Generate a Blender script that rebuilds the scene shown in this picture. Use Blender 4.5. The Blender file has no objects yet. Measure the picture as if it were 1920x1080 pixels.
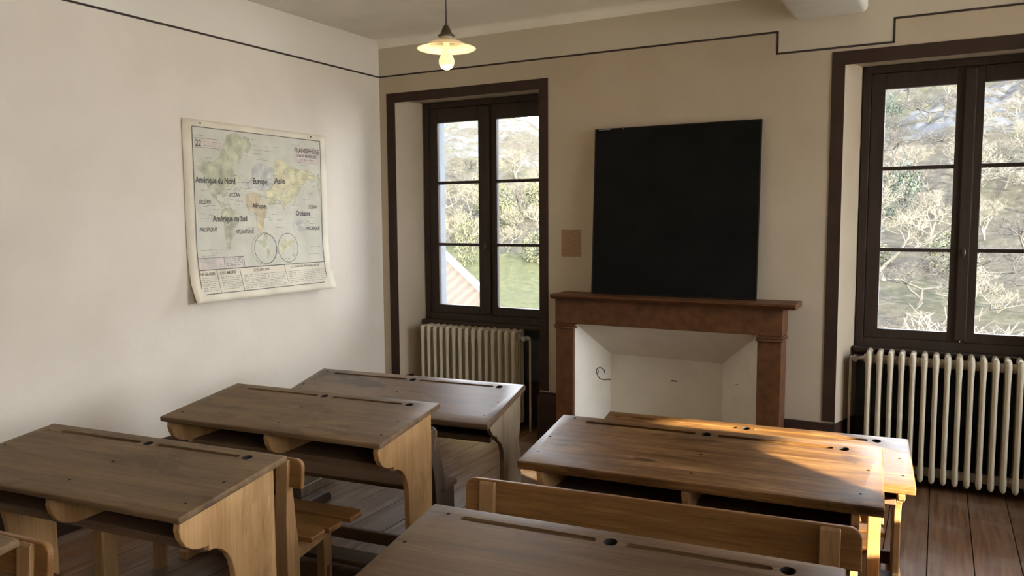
import bpy, bmesh, math, random
from mathutils import Vector, Matrix, noise
random.seed(7)
S = bpy.context.scene
COL = S.collection
PI = math.pi

# ------------------------------------------------------------------ camera
cam_d = bpy.data.cameras.new('camera'); cam = bpy.data.objects.new('camera', cam_d); COL.objects.link(cam)
cam_d.sensor_width = 36.0; cam_d.lens = 1473.6 * 36 / 1920; cam_d.clip_end = 600; cam_d.clip_start = .05
yaw, pitch, roll = math.radians(28.4814), math.radians(5.054), math.radians(-.3624)
fwd = Vector((-math.sin(yaw)*math.cos(pitch), math.cos(yaw)*math.cos(pitch), -math.sin(pitch)))
rt = Vector((math.cos(yaw), math.sin(yaw), 0)); up = rt.cross(fwd)
r_ = rt*math.cos(roll) + up*math.sin(roll); u_ = -rt*math.sin(roll) + up*math.cos(roll)
cam.matrix_world = Matrix(((r_.x, u_.x, -fwd.x, 3.9034), (r_.y, u_.y, -fwd.y, -5.03), (r_.z, u_.z, -fwd.z, 1.6), (0, 0, 0, 1)))
S.camera = cam

# ------------------------------------------------------------------ world, sun, exposure
SKY = 14
w = bpy.data.worlds.new('sky'); S.world = w; w.use_nodes = True
bg = w.node_tree.nodes['Background']; bg.inputs['Color'].default_value = (.91, .91, .99, 1); bg.inputs['Strength'].default_value = SKY
SUN_E = math.radians(11.5)
sd = bpy.data.lights.new('sun', 'SUN'); sd.energy = 40; sd.color = (1, .84, .60); sd.angle = math.radians(.6)
sun = bpy.data.objects.new('sun', sd); COL.objects.link(sun)
sdir = Vector((-.895*math.cos(SUN_E), .446*math.cos(SUN_E), -math.sin(SUN_E)))
sun.rotation_euler = sdir.to_track_quat('-Z', 'Y').to_euler(); sun.location = (12, -8, 6)
def portal(loc, rot, sx, sy):
    d = bpy.data.lights.new('window_portal', 'AREA'); d.shape = 'RECTANGLE'; d.size = sx; d.size_y = sy; d.cycles.is_portal = True
    o = bpy.data.objects.new('window_portal', d); COL.objects.link(o); o.location = loc; o.rotation_euler = rot
S.view_settings.view_transform = 'Standard'; S.view_settings.look = 'None'; S.view_settings.gamma = 1
S.view_settings.use_curve_mapping = False; S.view_settings.exposure = 0.64
S.cycles.use_denoising = True
S.cycles.max_bounces = 12; S.cycles.diffuse_bounces = 8; S.cycles.glossy_bounces = 4; S.cycles.transparent_max_bounces = 16
S.cycles.sample_clamp_indirect = 6; S.cycles.caustics_reflective = False; S.cycles.caustics_refractive = False

# ------------------------------------------------------------------ materials
def mat(name):
    m = bpy.data.materials.new(name); m.use_nodes = True
    return m, m.node_tree, m.node_tree.nodes['Principled BSDF']
def N(t, kind, **kw):
    n = t.nodes.new(kind)
    for k, v in kw.items(): setattr(n, k, v)
    return n
def ramp(t, fac, stops):
    r = N(t, 'ShaderNodeValToRGB'); t.links.new(fac, r.inputs[0])
    e = r.color_ramp.elements
    while len(e) < len(stops): e.new(.5)
    for i, (p, c) in enumerate(stops): e[i].position = p; e[i].color = (*c, 1)
    return r.outputs[0]
def bump(t, bsdf, h, strength=.2, dist=.01):
    b = N(t, 'ShaderNodeBump'); b.inputs['Strength'].default_value = strength; b.inputs['Distance'].default_value = dist
    t.links.new(h, b.inputs['Height']); t.links.new(b.outputs[0], bsdf.inputs['Normal'])
def mathn(t, op, a, b=None):
    n = N(t, 'ShaderNodeMath', operation=op)
    for i, v in enumerate((a, b)):
        if v is None: continue
        if isinstance(v, (int, float)): n.inputs[i].default_value = v
        else: t.links.new(v, n.inputs[i])
    return n.outputs[0]
def mixc(t, f, a, b):
    n = N(t, 'ShaderNodeMix', data_type='RGBA')
    if isinstance(f, (int, float)): n.inputs[0].default_value = f
    else: t.links.new(f, n.inputs[0])
    for i, v in ((6, a), (7, b)):
        if isinstance(v, tuple): n.inputs[i].default_value = (*v, 1)
        else: t.links.new(v, n.inputs[i])
    return n.outputs[2]

def flat(name, c, rough=.6, metal=0, spec=.5, var=.06, scale=14, bmp=0):
    m, t, b = mat(name)
    tc = N(t, 'ShaderNodeTexCoord'); nz = N(t, 'ShaderNodeTexNoise'); nz.inputs['Scale'].default_value = scale; nz.inputs['Detail'].default_value = 5
    t.links.new(tc.outputs['Object'], nz.inputs['Vector'])
    lo = tuple(x*(1-var*2) for x in c); hi = tuple(min(1, x*(1+var*2)) for x in c)
    t.links.new(ramp(t, nz.outputs[0], [(.3, lo), (.7, hi)]), b.inputs['Base Color'])
    b.inputs['Roughness'].default_value = rough; b.inputs['Metallic'].default_value = metal; b.inputs['Specular IOR Level'].default_value = spec
    if bmp: bump(t, b, nz.outputs[0], bmp, .004)
    return m

def wood(name, dark, mid, light, axis='x', rough=.45, grain=1.0, spec=.5, wear=0.0, knots=0.0):
    """long grained timber: stretched noise along the given local axis, rings, pores and scratches"""
    m, t, b = mat(name)
    tc = N(t, 'ShaderNodeTexCoord'); oi = N(t, 'ShaderNodeObjectInfo')
    off = N(t, 'ShaderNodeVectorMath', operation='SCALE'); cv = N(t, 'ShaderNodeCombineXYZ')
    for i in range(3): t.links.new(oi.outputs['Random'], cv.inputs[i])
    t.links.new(cv.outputs[0], off.inputs[0]); off.inputs['Scale'].default_value = 13.7
    ad = N(t, 'ShaderNodeVectorMath', operation='ADD'); t.links.new(tc.outputs['Object'], ad.inputs[0]); t.links.new(off.outputs[0], ad.inputs[1])
    def streak(long, across, det, rough_=.6):
        mp = N(t, 'ShaderNodeMapping'); sc = [across]*3; sc['xyz'.index(axis)] = long; mp.inputs['Scale'].default_value = sc
        t.links.new(ad.outputs[0], mp.inputs['Vector'])
        n = N(t, 'ShaderNodeTexNoise'); n.inputs['Scale'].default_value = 1; n.inputs['Detail'].default_value = det; n.inputs['Roughness'].default_value = rough_
        n.inputs['Distortion'].default_value = .4
        t.links.new(mp.outputs[0], n.inputs['Vector']); return n.outputs[0]
    s1 = streak(1.6*grain, 22*grain, 6); s2 = streak(5, 160, 3); s3 = streak(3, 3.5, 4)
    f = mathn(t, 'ADD', mathn(t, 'MULTIPLY', s1, .62), mathn(t, 'MULTIPLY', s2, .38))
    c = ramp(t, f, [(.36, dark), (.50, mid), (.66, light)])
    blot = mixc(t, mathn(t, 'MULTIPLY', ramp(t, s3, [(.35, (1, 1, 1)), (.62, (0, 0, 0))]), .42), c, dark)
    if wear:
        s4 = streak(2.2, 5.5, 7, .7)
        blot = mixc(t, mathn(t, 'MULTIPLY', ramp(t, s4, [(.54, (0, 0, 0)), (.60, (1, 1, 1))]), wear), blot, tuple(x*.42 for x in dark))
    if knots:
        mp = N(t, 'ShaderNodeMapping'); sc = [7.5]*3; sc['xyz'.index(axis)] = 2.4; mp.inputs['Scale'].default_value = sc; t.links.new(ad.outputs[0], mp.inputs['Vector'])
        vo = N(t, 'ShaderNodeTexVoronoi'); vo.inputs['Scale'].default_value = 1; t.links.new(mp.outputs[0], vo.inputs['Vector'])
        blot = mixc(t, mathn(t, 'MULTIPLY', ramp(t, mathn(t, 'ADD', vo.outputs['Distance'], mathn(t, 'MULTIPLY', s2, .12)), [(.13, (1, 1, 1)), (.20, (0, 0, 0))]), knots), blot, tuple(x*.45 for x in dark))
    t.links.new(blot, b.inputs['Base Color'])
    rr = N(t, 'ShaderNodeMapRange'); t.links.new(s1, rr.inputs[0]); rr.inputs[3].default_value = rough-.08; rr.inputs[4].default_value = rough+.14
    t.links.new(rr.outputs[0], b.inputs['Roughness']); b.inputs['Specular IOR Level'].default_value = spec
    bump(t, b, f, .25, .0016)
    return m

# wall paint: beige below the painted line, lime white above it (the line steps down round the beam)
def wall_paint(front):  # front: same paint mixed darker and tanner, standing in for its dimmer light
    m, t, b = mat('wall_paint')
    g = N(t, 'ShaderNodeNewGeometry'); sp = N(t, 'ShaderNodeSeparateXYZ'); t.links.new(g.outputs['Position'], sp.inputs[0])
    X, Z = sp.outputs[0], sp.outputs[2]
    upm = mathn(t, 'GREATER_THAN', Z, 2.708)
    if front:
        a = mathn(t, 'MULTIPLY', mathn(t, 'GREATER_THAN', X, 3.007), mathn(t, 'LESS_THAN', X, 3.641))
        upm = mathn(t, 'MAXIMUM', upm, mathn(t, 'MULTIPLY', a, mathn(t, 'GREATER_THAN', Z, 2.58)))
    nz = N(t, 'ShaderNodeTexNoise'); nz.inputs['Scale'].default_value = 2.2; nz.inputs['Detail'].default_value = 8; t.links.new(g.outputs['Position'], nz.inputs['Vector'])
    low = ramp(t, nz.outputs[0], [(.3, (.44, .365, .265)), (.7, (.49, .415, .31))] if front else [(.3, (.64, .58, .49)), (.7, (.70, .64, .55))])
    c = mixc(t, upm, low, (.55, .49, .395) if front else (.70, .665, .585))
    t.links.new(c, b.inputs['Base Color']); b.inputs['Roughness'].default_value = .85; b.inputs['Specular IOR Level'].default_value = .2
    n2 = N(t, 'ShaderNodeTexNoise'); n2.inputs['Scale'].default_value = 26; n2.inputs['Detail'].default_value = 6; t.links.new(g.outputs['Position'], n2.inputs['Vector'])
    bump(t, b, n2.outputs[0], .22, .006)
    return m
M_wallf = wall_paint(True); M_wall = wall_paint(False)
M_white = flat('lime_plaster', (.74, .72, .66), .85, spec=.2, var=.03, scale=6, bmp=.2)
M_ceil = flat('ceiling_plaster', (.80, .77, .69), .9, spec=.15, var=.03, scale=3, bmp=.3)
M_hearth = flat('hearth_plaster', (.80, .76, .66), .8, spec=.2, var=.03, scale=5, bmp=.2)
M_brown = flat('brown_gloss_paint', (.036, .019, .012), .6, spec=.25, var=.1, scale=9, bmp=.1)
M_frame = wood('brown_window_joinery', (.024, .015, .010), (.034, .021, .014), (.048, .031, .021), 'z', .55, spec=.3)
M_line = flat('painted_line', (.035, .022, .016), .8)
M_marble = flat('red_brown_mantel_stone', (.110, .045, .017), .5, spec=.3, var=.16, scale=16)
M_rad = flat('cream_radiator_enamel', (.54, .48, .36), .42, spec=.35, var=.03, scale=20)
M_brass = flat('old_brass', (.42, .30, .14), .35, 1.0, var=.1)
M_steel = flat('aged_chrome', (.55, .53, .50), .3, 1.0, var=.08)
M_lead = flat('dark_metal', (.10, .085, .07), .45, .8, var=.1)
M_board = flat('blackboard_slate', (.0055, .0055, .0045), .7, var=.18, scale=4, spec=.12)
M_boardf = flat('blackboard_edge', (.012, .009, .006), .6, var=.1, spec=.2)
M_card = flat('brown_cardboard', (.30, .19, .105), .85, var=.07, scale=60)
M_hole = flat('dark_hole', (.012, .008, .006), .8)  # near-black for inkwell holes, screw plugs and the hearth slot
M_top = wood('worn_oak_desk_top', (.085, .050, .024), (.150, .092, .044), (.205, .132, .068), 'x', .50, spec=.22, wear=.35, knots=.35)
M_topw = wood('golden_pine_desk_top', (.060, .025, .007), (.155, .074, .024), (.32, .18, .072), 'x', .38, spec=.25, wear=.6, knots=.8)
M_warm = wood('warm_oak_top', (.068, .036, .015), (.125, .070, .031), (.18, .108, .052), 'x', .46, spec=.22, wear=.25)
M_panel = wood('orange_oak_panel', (.27, .145, .055), (.39, .225, .092), (.49, .30, .135), 'z', .48, spec=.3, wear=.3, knots=.45)
M_bench = wood('golden_oak_bench', (.115, .050, .013), (.185, .086, .025), (.28, .145, .050), 'x', .45, spec=.25)
M_post = wood('golden_oak_post', (.20, .104, .040), (.30, .165, .066), (.40, .24, .105), 'z', .42)
M_in = wood('dusty_desk_interior', (.075, .040, .020), (.12, .068, .033), (.16, .095, .048), 'x', .6)
M_old = wood('old_grey_brown_wood', (.075, .045, .026), (.135, .083, .048), (.20, .128, .076), 'x', .36, wear=.75)
M_oldp = wood('old_grey_oak_panel', (.16, .115, .070), (.26, .195, .125), (.34, .26, .17), 'z', .55, wear=.35)
M_darkp = wood('dark_walnut_post', (.038, .024, .015), (.068, .044, .027), (.105, .072, .046), 'z', .6, spec=.2)
M_darkb = wood('dark_walnut_plank', (.075, .042, .022), (.115, .068, .034), (.16, .10, .054), 'x', .6, spec=.18)

def glass():
    m = bpy.data.materials.new('window_glass'); m.use_nodes = True; t = m.node_tree; t.nodes.clear()
    o = N(t, 'ShaderNodeOutputMaterial'); tr = N(t, 'ShaderNodeBsdfTransparent'); tr.inputs[0].default_value = (.93, .95, .94, 1)
    gl = N(t, 'ShaderNodeBsdfGlossy'); gl.inputs['Roughness'].default_value = .02
    fr = N(t, 'ShaderNodeFresnel'); fr.inputs[0].default_value = 1.45; mx = N(t, 'ShaderNodeMixShader')
    g = N(t, 'ShaderNodeTexNoise'); g.inputs['Scale'].default_value = 9; bp = N(t, 'ShaderNodeBump'); bp.inputs['Strength'].default_value = .15; bp.inputs['Distance'].default_value = .01
    t.links.new(g.outputs[0], bp.inputs['Height']); t.links.new(bp.outputs[0], gl.inputs['Normal'])
    t.links.new(fr.outputs[0], mx.inputs[0]); t.links.new(tr.outputs[0], mx.inputs[1]); t.links.new(gl.outputs[0], mx.inputs[2]); t.links.new(mx.outputs[0], o.inputs[0])
    return m
M_glass = glass()

def floor_mat():
    m, t, b = mat('old_floor_boards')
    g = N(t, 'ShaderNodeNewGeometry'); mp = N(t, 'ShaderNodeMapping'); mp.inputs['Scale'].default_value = (34, 2.0, 10)
    cv = N(t, 'ShaderNodeCombineXYZ'); k = mathn(t, 'MULTIPLY', g.outputs['Random Per Island'], 40)
    for i in range(3): t.links.new(k, cv.inputs[i])
    ad = N(t, 'ShaderNodeVectorMath', operation='ADD'); t.links.new(g.outputs['Position'], mp.inputs['Vector']); t.links.new(mp.outputs[0], ad.inputs[0]); t.links.new(cv.outputs[0], ad.inputs[1])
    n = N(t, 'ShaderNodeTexNoise'); n.inputs['Scale'].default_value = 1; n.inputs['Detail'].default_value = 7; n.inputs['Distortion'].default_value = .5; t.links.new(ad.outputs[0], n.inputs['Vector'])
    c = ramp(t, n.outputs[0], [(.3, (.080, .040, .021)), (.5, (.140, .080, .045)), (.72, (.19, .125, .080))])
    tint = ramp(t, g.outputs['Random Per Island'], [(0, (.76, .70, .66)), (.5, (1, .95, .9)), (1, (1.0, .80, .68))])
    mu = N(t, 'ShaderNodeMix', data_type='RGBA', blend_type='MULTIPLY'); mu.inputs[0].default_value = 1; t.links.new(c, mu.inputs[6]); t.links.new(tint, mu.inputs[7])
    n2 = N(t, 'ShaderNodeTexNoise'); n2.inputs['Scale'].default_value = 5; n2.inputs['Detail'].default_value = 6; t.links.new(g.outputs['Position'], n2.inputs['Vector'])
    c2 = mixc(t, mathn(t, 'MULTIPLY', ramp(t, n2.outputs[0], [(.5, (0, 0, 0)), (.68, (1, 1, 1))]), .35), mu.outputs[2], (.20, .17, .145))
    t.links.new(c2, b.inputs['Base Color']); b.inputs['Roughness'].default_value = .52; b.inputs['Specular IOR Level'].default_value = .3
    bump(t, b, n.outputs[0], .3, .003)
    return m
M_floor = floor_mat()

# ------------------------------------------------------------------ geometry helpers
def link(name, bm, m, parent=None, smooth=False):
    me = bpy.data.meshes.new(name); bmesh.ops.recalc_face_normals(bm, faces=bm.faces[:]); bm.to_mesh(me); bm.free()
    for x in (m if isinstance(m, (list, tuple)) else [m]): me.materials.append(x)
    if smooth:
        for p in me.polygons: p.use_smooth = True
    o = bpy.data.objects.new(name, me); COL.objects.link(o)
    if parent: o.parent = parent
    return o
def autosmooth(o, ang=35):
    me = o.data
    for p in me.polygons: p.use_smooth = True
    try: me.set_sharp_from_angle(angle=math.radians(ang))
    except Exception: pass
    return o
def box(bm, x0, x1, y0, y1, z0, z1, bev=0, mi=0, seg=2):
    t = bmesh.new(); r = bmesh.ops.create_cube(t, size=1)
    for v in t.verts: v.co = Vector(((x0+x1)/2 + v.co.x*(x1-x0), (y0+y1)/2 + v.co.y*(y1-y0), (z0+z1)/2 + v.co.z*(z1-z0)))
    if bev: bmesh.ops.bevel(t, geom=t.edges[:], offset=min(bev, .45*min(abs(x1-x0), abs(y1-y0), abs(z1-z0))), segments=seg, profile=.5, affect='EDGES')
    merge(bm, t, mi)
def merge(bm, t, mi=0, M=None):
    vm = {}
    for v in t.verts: vm[v] = bm.verts.new(M @ v.co if M else v.co)
    for f in t.faces:
        try: nf = bm.faces.new([vm[v] for v in f.verts]); nf.material_index = mi; nf.smooth = f.smooth
        except ValueError: pass
    t.free()
def prism(bm, pts, axis, a, b, bev=0, mi=0):
    """extrude a 2-D outline along an axis. x: pts are (y,z); y: (x,z); z: (x,y)"""
    def P(p, s): return {'x': (s, p[0], p[1]), 'y': (p[0], s, p[1]), 'z': (p[0], p[1], s)}[axis]
    t = bmesh.new()
    lo = [t.verts.new(P(p, a)) for p in pts]; hi = [t.verts.new(P(p, b)) for p in pts]
    fa = t.faces.new(lo); fb = t.faces.new(hi[::-1]); n = len(pts)
    for i in range(n): t.faces.new((lo[i], hi[i], hi[(i+1) % n], lo[(i+1) % n]))
    bmesh.ops.recalc_face_normals(t, faces=t.faces[:])
    if bev:
        es = [e for e in t.edges if (e in fa.edges or e in fb.edges)]
        bmesh.ops.bevel(t, geom=es, offset=bev, segments=2, profile=.5, affect='EDGES')
    bmesh.ops.triangulate(t, faces=[f for f in t.faces if len(f.verts) > 4])
    merge(bm, t, mi)
def tube(bm, pts, r, n=10, mi=0, cap=True):
    pts = [Vector(p) for p in pts]; rs = r if isinstance(r, (list, tuple)) else [r]*len(pts); rings = []
    prev = None
    for i, p in enumerate(pts):
        d = (pts[min(i+1, len(pts)-1)] - pts[max(i-1, 0)]).normalized()
        a = d.orthogonal().normalized() if prev is None else (prev - d*prev.dot(d)).normalized()
        prev = a; b = d.cross(a)
        rings.append([bm.verts.new(p + (a*math.cos(2*PI*k/n) + b*math.sin(2*PI*k/n))*rs[i]) for k in range(n)])
    for i in range(len(rings)-1):
        for k in range(n):
            f = bm.faces.new((rings[i][k], rings[i][(k+1) % n], rings[i+1][(k+1) % n], rings[i+1][k])); f.material_index = mi; f.smooth = True
    if cap:
        f = bm.faces.new(rings[0][::-1]); f.material_index = mi; f = bm.faces.new(rings[-1]); f.material_index = mi
def lathe(bm, prof, c=(0, 0, 0), n=32, mi=0, close=False):
    rings = []
    for r, z in prof: rings.append([bm.verts.new((c[0]+r*math.cos(2*PI*k/n), c[1]+r*math.sin(2*PI*k/n), c[2]+z)) for k in range(n)])
    for i in range(len(rings)-1):
        for k in range(n):
            f = bm.faces.new((rings[i][k], rings[i][(k+1) % n], rings[i+1][(k+1) % n], rings[i+1][k])); f.smooth = True; f.material_index = mi
    if close:
        bm.faces.new(rings[0][::-1]); bm.faces.new(rings[-1])
def struct(o): o['kind'] = 'structure'; return o
def tag(o, label, cat, group=None, kind=None):
    o['label'] = label; o['category'] = cat
    if group: o['group'] = group
    if kind: o['kind'] = kind
    return o
def thing(name, label, cat, loc=(0, 0, 0), rz=0, group=None):
    o = bpy.data.objects.new(name, None); COL.objects.link(o); o.location = loc; o.rotation_euler = (0, 0, rz); o.empty_display_size = .1
    return tag(o, label, cat, group)
def cut(o, cutter_bm, cmats):
    """boolean difference baked into the mesh"""
    for f in cutter_bm.faces: f.normal_update()
    bmesh.ops.recalc_face_normals(cutter_bm, faces=cutter_bm.faces[:])
    cm = bpy.data.meshes.new('tmp'); cutter_bm.to_mesh(cm); cutter_bm.free()
    for x in cmats: cm.materials.append(x)
    co = bpy.data.objects.new('tmp', cm); COL.objects.link(co); co.matrix_world = o.matrix_world.copy()
    md = o.modifiers.new('b', 'BOOLEAN'); md.operation = 'DIFFERENCE'; md.object = co; md.solver = 'EXACT'
    try: md.material_mode = 'TRANSFER'
    except Exception: pass
    par = o.parent; o.parent = None; co.matrix_world = Matrix.Identity(4)
    bpy.context.view_layer.update()
    dg = bpy.context.evaluated_depsgraph_get(); ev = o.evaluated_get(dg); me = bpy.data.meshes.new_from_object(ev, depsgraph=dg)
    o.modifiers.clear(); me.name = o.name; o.data = me; o.parent = par
    bpy.data.objects.remove(co)
def arc(c, r, a0, a1, n=8):
    return [(c[0]+r*math.cos(math.radians(a0+(a1-a0)*i/n)), c[1]+r*math.sin(math.radians(a0+(a1-a0)*i/n))) for i in range(n+1)]

# ------------------------------------------------------------------ room shell
RX, BY, CZ = 6.0, -8.0, 2.985
bm = bmesh.new()                                    # boards run towards the window wall
x = .11 - .19
while x < RX:
    x1 = min(x+.19, RX); xa = max(x, 0)
    y = BY - random.uniform(0, 2)
    while y < .30:
        y1 = y + random.uniform(2.0, 3.6)
        box(bm, xa+.0020, x1-.0020, max(y, BY)+.001, min(y1, .30)-.001, -.025, random.uniform(-.0012, 0), .0015, seg=1)
        y = y1
    x += .19
floor = struct(link('floor', bm, M_floor))
bm = bmesh.new(); box(bm, 0, RX, BY, .30, -.06, -.026); struct(link('floor_underlay', bm, flat('dark_joists', (.02, .014, .01), .9)))

def wall_grid(bm, plane, lo, hi, holes, umin, umax, zmin, zmax):
    us = sorted({umin, umax, *[h[0] for h in holes], *[h[1] for h in holes]}); zs = sorted({zmin, zmax, *[h[2] for h in holes], *[h[3] for h in holes]})
    for i in range(len(us)-1):
        for j in range(len(zs)-1):
            cu, cz = (us[i]+us[i+1])/2, (zs[j]+zs[j+1])/2
            if any(h[0] < cu < h[1] and h[2] < cz < h[3] for h in holes): continue
            if plane == 'y': box(bm, us[i], us[i+1], lo, hi, zs[j], zs[j+1])
            else: box(bm, lo, hi, us[i], us[i+1], zs[j], zs[j+1])
T = .30
W1 = (.15, 1.40); W2 = (3.39, 4.70); HT = 2.50
bm = bmesh.new()
wall_grid(bm, 'y', 0, T-.0, [(W1[0], W1[1], -.05, 2.52), (W2[0], W2[1], -.05, 2.50), (1.72, 2.95, -.05, .87)], -.3, RX+.3, -.05, CZ+.3)
# outer skin: closes the recesses under the sills and behind the hearth
bo = bmesh.new(); wall_grid(bo, 'y', T+.001, T+.11, [(.335, 1.315, .80, 2.44), (3.55, 4.54, .80, 2.44)], -.3, RX+.3, -.05, CZ+.3); struct(link('wall_outer', bo, flat('grey_stone_face', (.070, .078, .088), .9, var=.06)))
prism(bm, [(W1[0]-.01, 0.0), (W1[0], 0.0), (.245, .30), (W1[0]-.01, .30)], 'z', 0, 2.52)   # splayed reveals
prism(bm, [(W2[0]-.01, 0.0), (W2[0], 0.0), (3.475, .30), (W2[0]-.01, .30)], 'z', 0, 2.50)
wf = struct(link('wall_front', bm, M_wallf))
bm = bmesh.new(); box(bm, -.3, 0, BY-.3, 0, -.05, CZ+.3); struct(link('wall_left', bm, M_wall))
NW = (-1.95, -.45, .70, 2.70); SW = (-3.57, -2.48, .82, 1.42); EW = (-6.9, -4.35, 1.15, 2.80)  # NW and EW: unseen openings, added for daylight from the right
bm = bmesh.new(); wall_grid(bm, 'x', RX, RX+.3, [SW, EW, NW], BY-.3, 0, -.05, CZ+.3); struct(link('wall_right', bm, M_wall))
bm = bmesh.new(); box(bm, 0, RX, BY-.3, BY, -.05, CZ+.3); struct(link('wall_back', bm, M_wall))
bm = bmesh.new(); box(bm, 0, RX, BY, 0, CZ, CZ+.25)
pts = [(0, CZ), (0, CZ-.06)] + [(-.06+.06*math.cos(a), CZ-.06+.06*math.sin(a)) for a in [i*PI/16 for i in range(1, 9)]]
prism(bm, pts, 'x', 0, RX)
struct(link('ceiling', bm, M_ceil))
bm = bmesh.new(); box(bm, 3.096, 3.503, BY, .0, 2.757, CZ+.02, .035, seg=4); autosmooth(struct(link('trim_8', bm, M_white)))
portal(((W1[0]+W1[1])/2, .62, 1.62), (PI/2, 0, PI), .98, 1.64)
for p in (((W2[0]+W2[1])/2-.0, .62, 1.62),): portal(p, (PI/2, 0, PI), .98, 1.64)
for o in [o for o in bpy.data.objects if o.name.startswith('window_portal')]: o.rotation_euler = (-PI/2, 0, 0)
portal((RX+.4, sum(EW[:2])/2, sum(EW[2:])/2), (0, PI/2, 0), 1.65, 2.55)
portal((RX+.4, sum(NW[:2])/2, sum(NW[2:])/2), (0, PI/2, 0), 2.0, 1.5)
portal((RX+.4, sum(SW[:2])/2, sum(SW[2:])/2), (0, PI/2, 0), .69, 1.1)

# painted line at picture-rail height
bm = bmesh.new(); h = .006
for x0, x1, z in ((0, 3.007, 2.708), (3.007, 3.641, 2.580), (3.641, RX, 2.711)): box(bm, x0-.0055, x1+.0055, -.0025, .001, z-h, z+h)
for x, z0, z1 in ((3.007, 2.580, 2.708), (3.641, 2.580, 2.711)): box(bm, x-.0055, x+.0055, -.0025, .001, z0, z1)
struct(link('trim_1', bm, M_line))
bm = bmesh.new(); box(bm, -.001, .0025, BY, 0, 2.702, 2.714); struct(link('trim_2', bm, M_line))
# brown painted window surrounds
def surround(n, xo0, xi0, xi1, xo1, zt, zi):
    bm = bmesh.new()
    box(bm, xo0, xi0, -.005, .001, .36, zt); box(bm, xi1, xo1, -.005, .001, .36, zt); box(bm, xi0, xi1, -.005, .001, zi, zt)
    struct(link('trim_%d' % n, bm, M_brown))
surround(3, .070, .15, 1.40, 1.47, 2.574, 2.502)
surround(4, 3.318, 3.39, 4.70, 4.772, 2.556, 2.478)
# high brown skirting
bm = bmesh.new()
for x0, x1 in ((0, .15), (1.40, 1.60), (3.10, 3.39), (4.70, RX)): box(bm, x0, x1, -.018, .001, 0, .35, .003)
for x in (.15, 3.39): prism(bm, [(x-.001, 0), (x+.003, 0), (x+.003+(.088), .30), (x-.001+.08, .30)], 'z', 0, .35)
for x0, x1 in ((.24, 1.40), (3.46, 4.70)): box(bm, x0, x1, .292, .301, 0, .35)
struct(link('baseboard_front', bm, M_brown))
bm = bmesh.new(); box(bm, -.001, .018, BY, 0, 0, .35, .003); struct(link('baseboard_left', bm, M_brown))
bm = bmesh.new(); box(bm, RX-.018, RX+.001, BY, 0, 0, .35, .003); struct(link('baseboard_right', bm, M_brown))

# ------------------------------------------------------------------ windows
def window(n, xl, xr, zb, zt, y, panes):
    """panes: two (x0,x1) columns; fixed frame, two sashes of three lights"""
    t = bpy.data.objects.new('window_%d' % n, None); COL.objects.link(t); t['kind'] = 'structure'; t.location = (xl, y, zb)
    def L(name, bm, m, par=t):
        bm.transform(Matrix.Translation((-xl, -y, -zb))); o = link(name, bm, m, par); return o
    (a0, a1), (b0, b1) = panes; pz0, pz1 = .912, 2.358; mz = (1.397, 1.886)
    bm = bmesh.new(); f = .045
    box(bm, xl, xl+f, y-.005, y+.06, zb, zt, .003); box(bm, xr-f, xr, y-.005, y+.06, zb, zt, .003)
    box(bm, xl+f, xr-f, y-.005, y+.06, zt-f, zt, .003); box(bm, xl+f, xr-f, y-.005, y+.06, zb, zb+.055, .003)
    L('window_frame', bm, M_frame)
    mid = (a1+b0)/2
    for k, (p0, p1, s0, s1) in enumerate(((a0, a1, xl+f+.002, mid-.001), (b0, b1, mid+.001, xr-f-.002))):
        bm = bmesh.new(); z0, z1 = zb+.057, zt-f-.002; ya, yb = y+.004, y+.046
        box(bm, s0, p0, ya, yb, z0, z1, .003); box(bm, p1, s1, ya, yb, z0, z1, .003)
        box(bm, p0, p1, ya, yb, z0, pz0, .003); box(bm, p0, p1, ya, yb, pz1, z1, .003)
        for z in mz: box(bm, p0-.002, p1+.002, ya+.006, yb-.004, z-.0115, z+.0115, .004)
        if k == 1: box(bm, mid-.030, mid+.030, y-.012, y+.006, z0+.01, z1-.01, .006)   # cover strip where the sashes meet
        sash = L('sash', bm, M_frame)
        zz = [pz0, mz[0], mz[1], pz1]
        for j in range(3):
            bm = bmesh.new(); box(bm, p0-.003, p1+.003, y+.024, y+.028, zz[j]-.003+(.008 if j else 0), zz[j+1]+.003-(.008 if j < 2 else 0)); L('glass_pane', bm, M_glass, sash)
        if k == 1:
            bm = bmesh.new()
            lathe(bm, [(.0001, 0), (.016, .001), (.018, .004), (.006, .010), (.006, .022), (.0001, .023)], n=20)
            bm.transform(Matrix.Translation((mid, y-.013, 1.385)) @ Matrix.Rotation(PI/2, 4, 'X') @ Matrix.Diagonal((.75, 1, 1, 1)).to_4x4())
            t2 = bmesh.new(); bmesh.ops.create_uvsphere(t2, u_segments=14, v_segments=8, radius=.5)
            for v in t2.verts: v.co = Vector((v.co.x*.022, v.co.y*.016, v.co.z*.055)); 
            for fc in t2.faces: fc.smooth = True
            merge(bm, t2, 0, Matrix.Translation((mid, y-.040, 1.385)))
            L('handle', bm, M_lead, sash)
    bm = bmesh.new(); box(bm, xl-.012, xr+.0, y-.055, y+.01, zb-.035, zb+.002, .012, seg=4); L('window_sill', bm, M_frame)
    return t
window(1, .243, 1.398, .79, 2.515, .25, ((.368, .746), (.908, 1.276)))
window(2, 3.468, 4.698, .80, 2.497, .25, ((3.592, 3.965), (4.105, 4.478)))
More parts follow.
